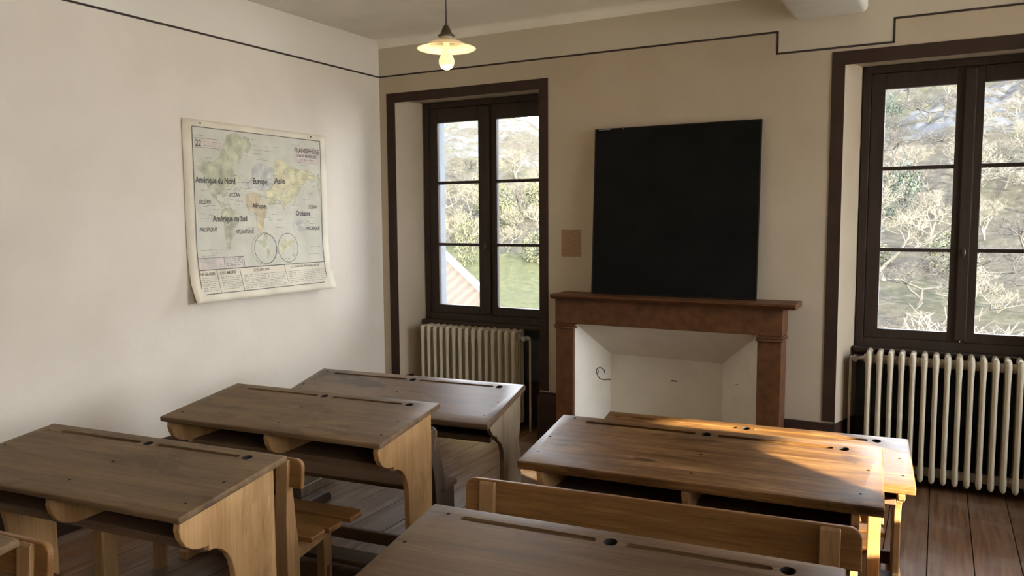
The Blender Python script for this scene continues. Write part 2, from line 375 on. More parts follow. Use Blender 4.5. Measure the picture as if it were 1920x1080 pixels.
def plain_window(n, axis, u0, u1, z0, z1, at):
    t = bpy.data.objects.new('window_%d' % n, None); COL.objects.link(t); t['kind'] = 'structure'
    bm = bmesh.new(); gl = bmesh.new(); f = .04
    def B(b, a0, a1, d0, d1, c0, c1, bev=.003):
        if axis == 'x': box(b, at+d0, at+d1, a0, a1, c0, c1, bev)
        else: box(b, a0, a1, at+d0, at+d1, c0, c1, bev)
    B(bm, u0, u0+f, 0, .05, z0, z1); B(bm, u1-f, u1, 0, .05, z0, z1); B(bm, u0+f, u1-f, 0, .05, z0, z0+f); B(bm, u0+f, u1-f, 0, .05, z1-f, z1)
    link('window_frame', bm, M_frame, t); B(gl, u0+f, u1-f, .02, .024, z0+f, z1-f, 0); link('glass_pane', gl, M_glass, t)
plain_window(3, 'x', SW[0]-.0, SW[1]+.0, SW[2], SW[3], RX+.12)
plain_window(5, 'x', NW[0], NW[1], NW[2], NW[3], RX+.12)
plain_window(4, 'x', EW[0], EW[1], EW[2], EW[3], RX+.12)

# ------------------------------------------------------------------ radiators
def radiator(label, x0, y0, ztop, n, pitch, valve_side):
    D = .175; H = ztop - .045
    t = thing('cast_iron_radiator', label, 'radiator', (x0, y0, 0))
    bm = bmesh.new(); nc = 4; w2 = .0165
    for c in range(nc):
        yy = .02 + (D-.04)*c/(nc-1)
        n8 = 10; rings = []
        for z, k, ky in ((.048, .35, .4), (.055, .75, .8), (.07, 1, 1), (.12, 1, 1), (.15, .86, 1), (ztop-.13, .86, 1), (ztop-.09, 1.0, 1), (ztop-.03, 1.1, 1), (ztop-.010, .8, .9), (ztop-.002, .35, .5)):
            rings.append([bm.verts.new((w2*k*math.cos(2*PI*i/n8), yy+.0205*ky*math.sin(2*PI*i/n8), z)) for i in range(n8)])
        for a in range(len(rings)-1):
            for i in range(n8): f = bm.faces.new((rings[a][i], rings[a][(i+1) % n8], rings[a+1][(i+1) % n8], rings[a+1][i])); f.smooth = True
        bm.faces.new(rings[0][::-1]); bm.faces.new(rings[-1])
    def ridge(z0, z1, wd):
        prism(bm, [(-wd, z0), (-wd, z1-.012), (-wd*.55, z1-.002), (0, z1), (wd*.55, z1-.002), (wd, z1-.012), (wd, z0)], 'y', .012, D-.012, .004)
    ridge(ztop-.075, ztop+.001, .0155); ridge(.065, .115, .0155)
    for z in (ztop-.055, .095): tube(bm, [(-pitch/2, D/2, z), (pitch/2, D/2, z)], .027, 14)
    first = link('radiator_section', bm, M_rad, t)
    for k in range(n):
        o = first if k == 0 else first.copy()
        if k: COL.objects.link(o); o.parent = t
        o.location = (pitch*(k+.3), 0, 0)
    for k in (1, n-2):
        for yy in (.035, D-.035):
            bm = bmesh.new(); prism(bm, [(-.011, .07), (-.013, 0), (.013, 0), (.011, .07)], 'y', yy-.012, yy+.012, .002)
            o = link('foot', bm, M_rad, t); o.location = (pitch*(k+.3), 0, 0)
    s = 1 if valve_side > 0 else -1; xe = (pitch*(n-.2) if s > 0 else pitch*(-.2))
    bm = bmesh.new(); z = ztop-.055
    tube(bm, [(xe, D/2, z), (xe+s*.022, D/2, z)], .017, 12); tube(bm, [(xe+s*.02, D/2, z), (xe+s*.075, D/2, z)], [.012, .011], 12)
    tube(bm, [(xe+s*.045, D/2, z-.016), (xe+s*.045, D/2, z+.018)], .014, 12)
    tube(bm, [(xe+s*.045, D/2-.01, z), (xe+s*.045, D/2-.05, z)], [.010, .017], 12)
    autosmooth(link('valve', bm, M_steel, t))
    bm = bmesh.new(); tube(bm, [(xe+s*.070, D/2, z+.004), (xe+s*.074, D/2, z-.02), (xe+s*.074, D/2, .0)], .008, 10); autosmooth(link('pipe', bm, M_rad, t))
    return t
radiator('cream cast iron radiator under the narrow window left of the fireplace', .322, .035, .765, 15, .0582, 1)
radiator('large cream cast iron radiator under the wide window right of the fireplace', 3.545, .025, .800, 18, .0590, -1)

# ------------------------------------------------------------------ fireplace
fp = thing('fireplace', 'red-brown fireplace surround with its hearth closed by splayed cream plaster', 'fireplace', (2.36, 0, 0))
FX = 2.36
def flocal(bm): bm.transform(Matrix.Translation((-FX, 0, 0))); return bm
bm = bmesh.new(); prism(bm, [(-.002, 1.055), (-.225, 1.055), (-.235, 1.062), (-.250, 1.075), (-.252, 1.088), (-.002, 1.088)], 'x', 1.60, 3.186, .003)
link('mantel_shelf', flocal(bm), M_marble, fp)
bm = bmesh.new(); box(bm, 1.612, 3.106, -.190, -.002, .887, 1.054, .004); link('frieze', flocal(bm), M_marble, fp)
for x0, x1 in ((1.612, 1.742), (2.960, 3.100)):
    bm = bmesh.new(); box(bm, x0, x1, -.182, -.002, 0, .886, .004)
    j = link('jamb', flocal(bm), M_marble, fp)
    bm = bmesh.new(); box(bm, x0-.010, x1+.010, -.194, -.004, .852, .866, .005); box(bm, x0-.006, x1+.006, -.189, -.004, .869, .880, .004)
    o = link('capital', flocal(bm), M_marble, j)
bm = bmesh.new()
F = [(1.742, -.15, 0), (2.960, -.15, 0), (2.960, -.15, .887), (1.742, -.15, .887)]
Bk = [(1.872, .19, 0), (2.668, .19, 0), (2.668, .19, .625), (1.872, .19, .635)]
# the splays, each with thickness behind it
def slab(q, off):
    t = bmesh.new(); a = [t.verts.new(p) for p in q]; b = [t.verts.new(Vector(p)+Vector(off)) for p in q]
    t.faces.new(a); t.faces.new(b[::-1])
    for i in range(4): t.faces.new((a[i], b[i], b[(i+1) % 4], a[(i+1) % 4]))
    merge(bm, t)
slab([F[0], Bk[0], Bk[3], F[3]], (-.018, .01, 0)); slab([F[1], Bk[1], Bk[2], F[2]], (.018, .01, 0)); slab([F[3], Bk[3], Bk[2], F[2]], (0, .01, .02)); slab(Bk, (0, .02, 0))
pl = link('hearth_lining', flocal(bm), M_hearth, fp)
bm = bmesh.new(); box(bm, 2.318, 2.358, .1885, .1905, .474, .482); link('slot', flocal(bm), M_hole, fp)
bm = bmesh.new(); tube(bm, [(2.80, .03, .53), (2.797, .005, .532)], .004, 8); link('nail', flocal(bm), M_steel, fp)
bm = bmesh.new(); box(bm, 1.745, 2.957, -.15, .18, 0.0, .012, .002); link('hearth_slab', flocal(bm), M_marble, fp)

bm = bmesh.new()
pp = []
for i in range(15):
    a = math.radians(200 - i*14); pp.append((1.868+.036*math.cos(a)+(.004 if i < 3 else 0), -.010-.004*i*.3, .505+.038*math.sin(a)))
tube(bm, pp, .0032, 7)
tube(bm, [(1.848, -.010, .52), (1.850, -.03, .49), (1.868, -.035, .470), (1.892, -.03, .462), (1.925, -.012, .463)], .0032, 7)
tube(bm, [(1.905, -.02, .463), (1.940, -.003, .464)], .0048, 8)
bm.transform(Matrix.Translation((-1.742-.03, -.006, 0)) @ Matrix.Translation((0, 0, 0)))
bm.transform(Matrix.Translation((1.742+.03, .03, .02)))
tag(link('wire_loop', bm, M_lead), 'thin dark wire curled against the left splay of the plastered hearth', 'wire')

# plain plinth block between the narrow window and the fireplace
bm = bmesh.new(); box(bm, 1.42, 1.598, -.09, -.019, 0, .335, .006)
tag(link('plinth_box', bm, M_brown), 'low dark brown box casing on the floor left of the fireplace jamb', 'box')

# ------------------------------------------------------------------ blackboard (stands on the mantel, leans on the wall)
bb = thing('blackboard', 'square black chalkboard standing on the mantel shelf against the wall', 'blackboard', (2.385, -.085, 1.0885))
hB, wB = 1.108, 1.093; tilt = math.atan(.062/hB)
def lean(bm): bm.transform(Matrix.Rotation(-tilt, 4, 'X')); return bm
bm = bmesh.new(); box(bm, -wB/2+.006, wB/2-.006, -.010, .006, .006, hB-.006); link('writing_surface', lean(bm), M_board, bb)
bm = bmesh.new(); e = .008
box(bm, -wB/2, -wB/2+e, -.0125, .009, 0, hB, .002); box(bm, wB/2-e, wB/2, -.0125, .009, 0, hB, .002); box(bm, -wB/2+e, wB/2-e, -.0125, .009, 0, e, .002); box(bm, -wB/2+e, wB/2-e, -.0125, .009, hB-e, hB, .002)
link('frame', lean(bm), M_boardf, bb)
bm = bmesh.new()
for k in range(7): box(bm, -wB/2+.03+.012*k, -wB/2+.038+.012*k, -.0133, -.012, hB-.0085-random.random()*.002, hB-.0055)
box(bm, -wB/2+.2, -wB/2+.205, -.0133, -.012, hB-.007, hB-.004)
link('chalk_scuff', lean(bm), flat('chalk', (.5, .5, .47), .9), bb)['kind'] = 'stuff'

# card on the wall
bm = bmesh.new(); box(bm, 1.573, 1.720, -.004, -.0005, 1.333, 1.519, .001, seg=1)
tag(link('brown_card', bm, M_card), 'small brown card fixed to the wall left of the blackboard', 'card')

# ------------------------------------------------------------------ pendant lamp
LX, LY, LZ = 1.738, -1.70, 2.333
lp = thing('pendant_lamp', 'hanging lamp with shallow opal glass shade and lit round bulb', 'lamp', (LX, LY, LZ))
bm = bmesh.new(); tube(bm, [(.0, 0, .212), (.003, 0, .4), (0, 0, CZ-LZ-.02)], .0042, 8); link('cord', bm, M_lead, lp)
bm = bmesh.new(); lathe(bm, [(.001, 0), (.045, -.001), (.042, -.02), (.02, -.04), (.001, -.042)], (0, 0, CZ-LZ), 24); link('ceiling_rose', bm, M_brass, lp)
bm = bmesh.new(); lathe(bm, [(.0045, .216), (.012, .214), (.014, .204), (.019, .200), (.022, .190), (.029, .176), (.032, .172), (.042, .166), (.043, .162), (.034, .160), (.030, .156), (.0005, .156)], n=28)
link('gallery', bm, flat('dark_bronze', (.10, .072, .042), .4, .6, var=.15), lp)
m, t, b = mat('opal_glass'); b.inputs['Base Color'].default_value = (.86, .80, .66, 1); b.inputs['Roughness'].default_value = .18
b.inputs['Subsurface Weight'].default_value = .0; b.inputs['Transmission Weight'].default_value = .0
nz = N(t, 'ShaderNodeTexNoise'); nz.inputs['Scale'].default_value = 30; t.links.new(ramp(t, nz.outputs[0], [(.3, (.82, .76, .62)), (.7, (.88, .83, .70))]), b.inputs['Base Color'])
tl = N(t, 'ShaderNodeBsdfTranslucent'); tl.inputs[0].default_value = (.85, .78, .62, 1); mx = N(t, 'ShaderNodeMixShader'); mx.inputs[0].default_value = .35
out = t.nodes['Material Output']; t.links.new(b.outputs[0], mx.inputs[1]); t.links.new(tl.outputs[0], mx.inputs[2]); t.links.new(mx.outputs[0], out.inputs[0])
bm = bmesh.new()
pr = [(.032, .158), (.036, .150), (.055, .142), (.085, .128), (.105, .115), (.120, .108), (.140, .1045), (.1455, .103), (.1455, .1005), (.139, .1015), (.119, .105), (.104, .111), (.084, .124), (.054, .138), (.034, .146), (.031, .154)]
lathe(bm, pr, n=48); link('lamp_shade', bm, m, lp)
m, t, b = mat('lit_bulb'); b.inputs['Emission Color'].default_value = (1, .84, .40, 1); b.inputs['Emission Strength'].default_value = .62; b.inputs['Base Color'].default_value = (.35, .32, .22, 1)
t.links.new(ramp(t, N(t, 'ShaderNodeTexNoise').outputs[0], [(.3, (1, .80, .36)), (.7, (1, .87, .44))]), b.inputs['Emission Color'])
bm = bmesh.new(); lathe(bm, [(.0005, 0), (.014, .002), (.027, .010), (.036, .024), (.039, .038), (.037, .052), (.030, .066), (.021, .080), (.017, .095), (.016, .135), (.0005, .136)], n=28)
link('light_bulb', bm, m, lp)
bm = bmesh.new(); lathe(bm, [(.0005, .130), (.0175, .130), (.019, .156), (.0005, .156)], n=20); link('socket', bm, M_white, lp)
ld = bpy.data.lights.new('bulb_light', 'POINT'); ld.energy = 4.5; ld.color = (1, .72, .38); ld.shadow_soft_size = .03
lo = bpy.data.objects.new('bulb_light', ld); COL.objects.link(lo); lo.location = (LX, LY, LZ-.04)

# ------------------------------------------------------------------ wall map
HT0 = 2.198
def mapf(s, z):               # how far the sheet stands off the wall (bottom curls away)
    k = max(0, (1.50 - z)/.42); return .006 + .055*k**2
YL, YR = 1.865, .640         # distances of left and right edge from the corner
ZB = 1.105
mp_ = thing('school_wall_map', 'old printed school map of the world pinned to the left wall', 'map', (0, -(YL+YR)/2, ZB))
MO = Vector((0, (YL+YR)/2, -ZB))
def MP(s, z, off=0): return Vector((mapf(s, z)+off, -s, z)) + MO
m_paper = flat('yellowed_map_paper', (.66, .60, .47), .8, var=.06, scale=5)
m_sea = flat('map_sea_print', (.56, .545, .45), .8, var=.05, scale=7)
m_ink = flat('map_ink', (.11, .105, .10), .8); m_ink2 = flat('map_grey_print', (.33, .34, .31), .85)
m_am = flat('map_green_print', (.47, .48, .34), .8, var=.15, scale=16); m_as = flat('map_yellow_print', (.58, .535, .34), .8, var=.12, scale=14)
m_af = flat('map_orange_print', (.57, .48, .32), .8, var=.12, scale=14); m_eu = flat('map_grey_violet_print', (.50, .495, .44), .8, var=.10, scale=20)
m_pink = flat('map_pink_panel', (.58, .51, .44), .8)
bm = bmesh.new(); nu, nv = 24, 46; th = .0012; G = [[], []]
for k in (0, 1):
    for j in range(nv+1):
        z = ZB + (HT0-ZB)*j/nv; row = []
        for i in range(nu+1):
            s = YL + (YR-YL)*i/nu
            p = MP(s, z, th if k else 0)
            cz = max(0, (1.22-z)/.12) * (max(0, (s-1.72)/.14)**2 + max(0, (.80-s)/.16)**2)     # lower corners curl more
            p.x += .022*cz
            row.append(bm.verts.new(p))
        G[k].append(row)
for k in (0, 1):
    for j in range(nv):
        for i in range(nu):
            q = (G[k][j][i], G[k][j][i+1], G[k][j+1][i+1], G[k][j+1][i]); f = bm.faces.new(q if k else q[::-1]); f.smooth = True
for j in range(nv):
    for i in (0, nu): bm.faces.new((G[0][j][i], G[0][j+1][i], G[1][j+1][i], G[1][j][i]))
for i in range(nu):
    for j in (0, nv): bm.faces.new((G[0][j][i], G[0][j][i+1], G[1][j][i+1], G[1][j][i]))
link('paper_sheet', bm, m_paper, mp_)
def mquad(bm, s0, s1, z0, z1, off, mi=0):
    n = max(1, int(abs(z1-z0)/.025)); m2 = max(1, int(abs(s1-s0)/.3)); V = [[bm.verts.new(MP(s0+(s1-s0)*i/m2, z0+(z1-z0)*j/n, off)) for i in range(m2+1)] for j in range(n+1)]
    for j in range(n):
        for i in range(m2): f = bm.faces.new((V[j][i], V[j][i+1], V[j+1][i+1], V[j+1][i])); f.material_index = mi
FL, FR, FT, FB = 1.797, .704, 2.155, 1.155; TT = 1.300
bm = bmesh.new(); mquad(bm, FL, FR, TT, FT, .0016); link('sea_print', bm, m_sea, mp_)
def mline(bm, a, b, wd=.003, off=.0032):
    a, b = Vector(a), Vector(b); d = (b-a).normalized(); nrm = Vector((-d.y, d.x))*wd/2; n = max(1, int((b-a).length/.04))
    L_ = [a+(b-a)*i/n for i in range(n+1)]
    V = [[bm.verts.new(MP(*(p+nrm), off)), bm.verts.new(MP(*(p-nrm), off))] for p in L_]
    for i in range(n): bm.faces.new((V[i][0], V[i][1], V[i+1][1], V[i+1][0]))
bm = bmesh.new()
for a, b in (((FL, FT), (FR, FT)), ((FL, FB), (FR, FB)), ((FL, FT), (FL, FB)), ((FR, FT), (FR, FB)), ((FL, TT), (FR, TT))): mline(bm, a, b, .005)
for a, b in (((1.668, TT), (1.655, FB)), ((1.487, TT), (1.472, FB)), ((1.10, TT), (1.082, FB+.01)), ((FL, 1.372), (1.443, 1.372)), ((1.443, 1.372), (1.443, TT)), ((1.602, 1.372), (1.602, TT))): mline(bm, a, b, .0032)
for a, b in (((1.785, 2.09), (1.60, 2.09)), ((1.60, 2.09), (1.60, 2.035)), ((1.785, 2.035), (1.60, 2.035))): mline(bm, a, b, .002)
def ell(bm, c, rx, rz, wd=.003, n=36):
    P_ = [(c[0]+rx*math.cos(2*PI*i/n), c[1]+rz*math.sin(2*PI*i/n)) for i in range(n+1)]
    for i in range(n): mline(bm, P_[i], P_[i+1], wd, .0036)
ell(bm, (1.252, 1.413), .096, .098); ell(bm, (1.050, 1.412), .092, .098); ell(bm, (1.262, 1.413), .11, .104, .0016)
link('ruled_frame', bm, m_ink, mp_)
def poly(bm, pts, off=.0022, mi=0):
    t = bmesh.new(); f = t.faces.new([t.verts.new((p[0], p[1], 0)) for p in pts]); f.normal_update(); bmesh.ops.triangulate(t, faces=[f], ngon_method='EAR_CLIP')
    z0, z1 = min(p[1] for p in pts), max(p[1] for p in pts); zc = z0+.02
    while zc < min(z1, 1.52):
        bmesh.ops.bisect_plane(t, geom=t.verts[:]+t.edges[:]+t.faces[:], plane_co=(0, zc, 0), plane_no=(0, 1, 0)); zc += .02
    for v in t.verts: v.co = MP(v.co.x, v.co.y, off)
    merge(bm, t, mi)
def rough_poly(pts, k=.006, n=4, seed=1):
    rnd = random.Random(seed); o = []
    for i in range(len(pts)):
        a, b = Vector(pts[i]), Vector(pts[(i+1) % len(pts)])
        for j in range(n):
            p = a + (b-a)*j/n
            if j: p += Vector((rnd.uniform(-k, k), rnd.uniform(-k, k)))
            o.append((p.x, p.y))
    return o
NAm = [(1.79, 1.93), (1.74, 1.965), (1.66, 1.95), (1.60, 1.985), (1.54, 2.12), (1.46, 2.15), (1.40, 2.10), (1.425, 2.00), (1.46, 1.93), (1.50, 1.90), (1.44, 1.86), (1.48, 1.83), (1.53, 1.79), (1.56, 1.755), (1.585, 1.74), (1.60, 1.765), (1.635, 1.755), (1.625, 1.72), (1.59, 1.70), (1.565, 1.672), (1.60, 1.68), (1.66, 1.74), (1.70, 1.80), (1.72, 1.86), (1.76, 1.90)]
SAm = [(1.57, 1.672), (1.53, 1.68), (1.49, 1.655), (1.455, 1.62), (1.48, 1.575), (1.515, 1.54), (1.52, 1.50), (1.545, 1.46), (1.545, 1.42), (1.56, 1.415), (1.575, 1.48), (1.575, 1.55), (1.60, 1.62), (1.60, 1.65)]
Grn = [(1.41, 2.13), (1.36, 2.12), (1.345, 2.07), (1.375, 2.02), (1.40, 2.04)]
Afr = [(1.395, 1.765), (1.34, 1.78), (1.275, 1.765), (1.262, 1.73), (1.235, 1.69), (1.215, 1.685), (1.235, 1.64), (1.255, 1.60), (1.262, 1.55), (1.285, 1.52), (1.305, 1.525), (1.318, 1.59), (1.325, 1.64), (1.375, 1.65), (1.405, 1.70)]
Eur = [(1.385, 1.80), (1.40, 1.83), (1.35, 1.86), (1.34, 1.93), (1.30, 1.97), (1.24, 1.96), (1.16, 1.94), (1.155, 1.84), (1.20, 1.80), (1.26, 1.79), (1.33, 1.81)]
Asi = [(1.16, 1.96), (1.13, 2.01), (1.06, 1.99), (1.00, 1.96), (.90, 1.945), (.80, 1.93), (.745, 1.90), (.79, 1.87), (.86, 1.86), (.905, 1.82), (.94, 1.77), (.965, 1.74), (.985, 1.70), (1.02, 1.725), (1.05, 1.70), (1.07, 1.665), (1.10, 1.72), (1.135, 1.735), (1.17, 1.70), (1.205, 1.70), (1.225, 1.75), (1.24, 1.79), (1.20, 1.80), (1.155, 1.84)]
Aus = [(.985, 1.585), (.945, 1.61), (.91, 1.60), (.875, 1.57), (.875, 1.53), (.915, 1.52), (.955, 1.535), (.985, 1.545)]
Nwr = [(.745, 1.915), (.72, 1.93), (.712, 1.86), (.715, 1.76), (.74, 1.84)]
for nm, sets, mm in (('north_america_print', (NAm,), m_am), ('south_america_print', (SAm,), m_am), ('greenland_print', (Grn,), m_am), ('asia_print', (Asi,), m_as), ('africa_print', (Afr,), m_af), ('europe_print', (Eur,), m_eu), ('oceania_print', (Aus,), m_eu), ('edge_land_print', (Nwr,), m_am)):
    bm = bmesh.new()
    for i, P_ in enumerate(sets): poly(bm, rough_poly(P_, .0045, 3, i+3), .0022 + (.0003 if nm == 'asia_print' else 0))
    link(nm, bm, mm, mp_)
bm = bmesh.new()
def disc(bm, c, rx, rz, off, mi):
    poly(bm, [(c[0]+rx*math.cos(2*PI*i/28), c[1]+rz*math.sin(2*PI*i/28)) for i in range(28)], off, mi)
disc(bm, (1.252, 1.413), .094, .096, .0027, 0); disc(bm, (1.050, 1.412), .090, .096, .0027, 0)
def sc(P_, c, k, cc): return [((p[0]-cc[0])*k+c[0], (p[1]-cc[1])*k+c[1]) for p in P_]
poly(bm, rough_poly(sc(NAm, (1.27, 1.455), .26, (1.6, 1.9)), .002, 2), .0031, 1); poly(bm, rough_poly(sc(SAm, (1.232, 1.375), .30, (1.53, 1.55)), .002, 2), .0031, 1)
poly(bm, rough_poly(sc(Afr, (1.105, 1.405), .30, (1.31, 1.65)), .002, 2), .0031, 2); poly(bm, rough_poly(sc(Asi, (1.045, 1.445), .23, (1.02, 1.86)), .002, 2), .0031, 2); poly(bm, rough_poly(sc(Aus, (1.0, 1.36), .3, (.93, 1.56)), .002, 2), .0031, 1)
link('hemisphere_print', bm, [m_sea, m_am, m_as], mp_)
for q_ in ((.965, .712, 1.985, 2.105), (1.785, 1.60, 2.035, 2.09), (1.442, FL-.002, TT, 1.370)):
    bm = bmesh.new(); mquad(bm, *q_, .0026); link('title_panel', bm, m_pink, mp_)
def mtext(txt, s, z, s_end, hgt, mm=m_ink, off=.0040, shear=0, bold=.0):
    cu = bpy.data.curves.new('t', 'FONT'); cu.body = txt; cu.size = 1; cu.shear = shear; cu.offset = bold; cu.resolution_u = 2
    o = bpy.data.objects.new('t', cu); COL.objects.link(o); bpy.context.view_layer.update()
    dg = bpy.context.evaluated_depsgraph_get(); me = bpy.data.meshes.new_from_object(o.evaluated_get(dg), depsgraph=dg)
    bpy.data.objects.remove(o); bpy.data.curves.remove(cu)
    xs = [v.co.x for v in me.vertices]; x0, x1 = min(xs), max(xs)
    for v in me.vertices:
        a = (v.co.x-x0)/(x1-x0); v.co = MP(s+(s_end-s)*a, z+v.co.y*hgt, off)
    me.materials.clear(); me.materials.append(mm); me.name = 'lettering'
    o = bpy.data.objects.new('lettering', me); COL.objects.link(o); o.parent = mp_
H1 = .052
mtext('Amérique du Nord', 1.789, 1.826, 1.486, H1, bold=.028); mtext('Europe', 1.341, 1.834, 1.216, H1, bold=.026); mtext('Asie', 1.157, 1.843, 1.058, H1, bold=.026)
mtext('Afrique', 1.354, 1.676, 1.236, .046, bold=.026); mtext('Amérique du Sud', 1.671, 1.593, 1.400, H1, bold=.028); mtext('Océanie', .964, 1.630, .823, .046, bold=.024)
for txt, a, z, b in (('OCÉAN', 1.768, 1.699, 1.680), ('OCÉAN', 1.536, 1.747, 1.45), ('PACIFIQUE', 1.772, 1.533, 1.639), ('ATLANTIQUE', 1.498, 1.516, 1.346), ('OCÉAN', .844, 1.678, .747), ('PACIFIQUE', .865, 1.529, .729)):
    mtext(txt, a, z, b, .034, m_ink, shear=.25, bold=.012)
mtext('22', 1.778, 2.042, 1.735, .055, bold=.02); mtext('PLANISPHÈRE', .958, 2.062, .720, .044, bold=.02); mtext('UNION FRANÇAISE', .938, 2.030, .745, .030, bold=.01); mtext('ET SES VOISINS', .90, 2.006, .77, .018)
mtext('LE GLOBE', 1.790, 1.268, 1.683, .026, bold=.01); mtext('LES MERS', 1.643, 1.268, 1.520, .026, bold=.01); mtext("L'EUROPE", 1.372, 1.270, 1.235, .024); mtext("L'UNION FRANÇAISE", 1.040, 1.274, .765, .022)
bm = bmesh.new(); rnd = random.Random(4)
def dashes(s0, s1, z, hh=.004):
    s = s0
    while s > s1+.01:
        l = rnd.uniform(.015, .05); mquad(bm, s, max(s-l, s1), z-hh/2, z+hh/2, .0034); s -= l+rnd.uniform(.004, .015)
for (a, b) in ((1.785, 1.675), (1.640, 1.49), (1.46, 1.115), (1.07, .72)):
    z = 1.252
    while z > 1.168: dashes(a, b-(rnd.random()*.02 if a-b > .12 else 0), z, .0035); z -= rnd.uniform(.009, .013)
for k in range(5): dashes(1.785, 1.62, 1.362-.012*k, .0025)
for k in range(4): dashes(1.592, 1.452, 1.362-.014*k, .006)
for s, z, l in ((1.79, 2.105, .1), (1.72, 2.07, .1), (1.72, 2.05, .09), (1.33, 2.05, .18), (1.15, 2.08, .08), (1.30, 1.99, .1), (1.75, 1.78, .05), (1.46, 1.838, .09), (1.42, 1.80, .1), (1.42, 1.785, .08), (1.56, 1.79, .11), (1.71, 1.69, .08), (1.67, 1.665, .13), (1.76, 1.61, .06), (1.77, 1.64, .05),
    (1.5, 1.70, .05), (1.49, 1.72, .06), (1.24, 1.745, .07), (1.17, 1.71, .09), (1.0, 1.70, .07), (1.39, 1.64, .08), (1.14, 1.60, .05), (1.15, 1.55, .06), (1.77, 1.42, .12), (1.70, 1.40, .08), (1.77, 1.385, .1), (1.62, 1.42, .08), (.83, 1.41, .1), (.86, 1.36, .1), (.95, 1.575, .07), (.9, 1.88, .1), (1.07, 1.91, .12), (1.1, 1.78, .06), (.8, 1.76, .05), (1.4, 1.55, .06), (1.12, 1.34, .08), (.93, 1.995, .18), (.95, 1.975, .1)):
    dashes(s, s-l, z, .0035)
for k in range(60):
    s_ = rnd.uniform(.80, 1.77); dashes(s_, s_-rnd.uniform(.03, .08), rnd.uniform(1.54, 2.13), .0028)
link('small_print', bm, m_ink2, mp_)['kind'] = 'stuff'
bm = bmesh.new(); rnd = random.Random(9)
for P_ in (NAm, SAm, Afr, Eur, Asi, Aus, Grn):
    R_ = rough_poly(P_, .0045, 3, 3)
    for i in range(len(R_)): mline(bm, R_[i], R_[(i+1) % len(R_)], .0014, .0030)
for k in range(80):     # borders and rivers inside the land masses
    P_ = rnd.choice((NAm, SAm, Afr, Eur, Asi, Asi)); a, b = Vector(rnd.choice(P_)), Vector(rnd.choice(P_)); p = a
    for i in range(5):
        q = a+(b-a)*(i+1)/6 + Vector((rnd.uniform(-.015, .015), rnd.uniform(-.015, .015))); mline(bm, p, q, .001, .0030); p = q
link('coast_lines', bm, m_ink2, mp_)['kind'] = 'stuff'
for s in (1.735, .795):
    bm = bmesh.new(); lathe(bm, [(.0001, .004), (.005, .003), (.006, 0), (.0001, -.003)], n=12); bm.transform(Matrix.Translation(MP(s, 2.178, .002)) @ Matrix.Rotation(PI/2, 4, 'Y')); link('pin', bm, M_lead, mp_)
# the torn flap of backing paper at the lower right
bm = bmesh.new(); pts = []
V = []
for j in range(9):
    a = j/8*2.6; V.append([bm.verts.new(Vector((.034-.012*(1-math.cos(a)), -.640+.018*math.sin(a)+.004*j/8, z)) + MO) for z in (1.150+.012*math.sin(a), 1.235-.02*j/8)])
for j in range(8): f = bm.faces.new((V[j][0], V[j][1], V[j+1][1], V[j+1][0])); f.smooth = True
o = link('curled_corner', bm, m_paper, mp_); sm = o.modifiers.new('s', 'SOLIDIFY'); sm.thickness = .001

# ------------------------------------------------------------------ school desks
def top_board(name, W, dep, zb, zf, th, m, par, flat_back=0, screws=True, edge=.006, grooves=True):
    """sloping board, pencil groove, two inkwell holes, screw plugs"""
    sl = math.atan2(zb-zf, dep); L_ = dep/math.cos(sl)
    bm = bmesh.new(); box(bm, -W/2, W/2, -L_, 0, -th, 0, edge, seg=3)
    o = link(name, bm, m, None)
    cb = bmesh.new()
    if grooves:
        def groove(xa, xb, y, rad):
            P_ = arc((xb-rad, y), rad, -90, 90, 6) + arc((xa+rad, y), rad, 90, 270, 6)
            prism(cb, P_, 'z', -.007, .01, 0, 0)
        g = -.060
        groove(-W/2+.12, -.045, g, .0115); groove(.035, W/2-.165, g, .0115)
    def hole(xx, yy, r, dpt, mi):
        t = bmesh.new(); lathe(t, [(r, -dpt), (r, .01)], (xx, yy, 0), 20 if r > .01 else 8, close=True)
        for f in t.faces: f.smooth = False
        merge(cb, t, mi)
    if grooves:
        for xx in (-.005, W/2-.13): hole(xx, -.058, .019, th+.01, 1)
    if screws:
        rnd = random.Random(int(W*1000)+len(name))
        for xx in (-W/2+.055, 0.0, W/2-.055):
            for yy in (-.05, -L_*.48, -L_*.82):
                if grooves and yy == -.05 and xx > -W/2+.1: continue
                hole(xx+rnd.uniform(-.02, .02), yy+rnd.uniform(-.02, .02), .0058, .0022, 1)
    cut(o, cb, [m, M_hole])
    autosmooth(o, 30)
    o.parent = par; o.location = (0, 0, zb); o.rotation_euler = (math.atan2(zb-zf, dep), 0, 0)
    return o

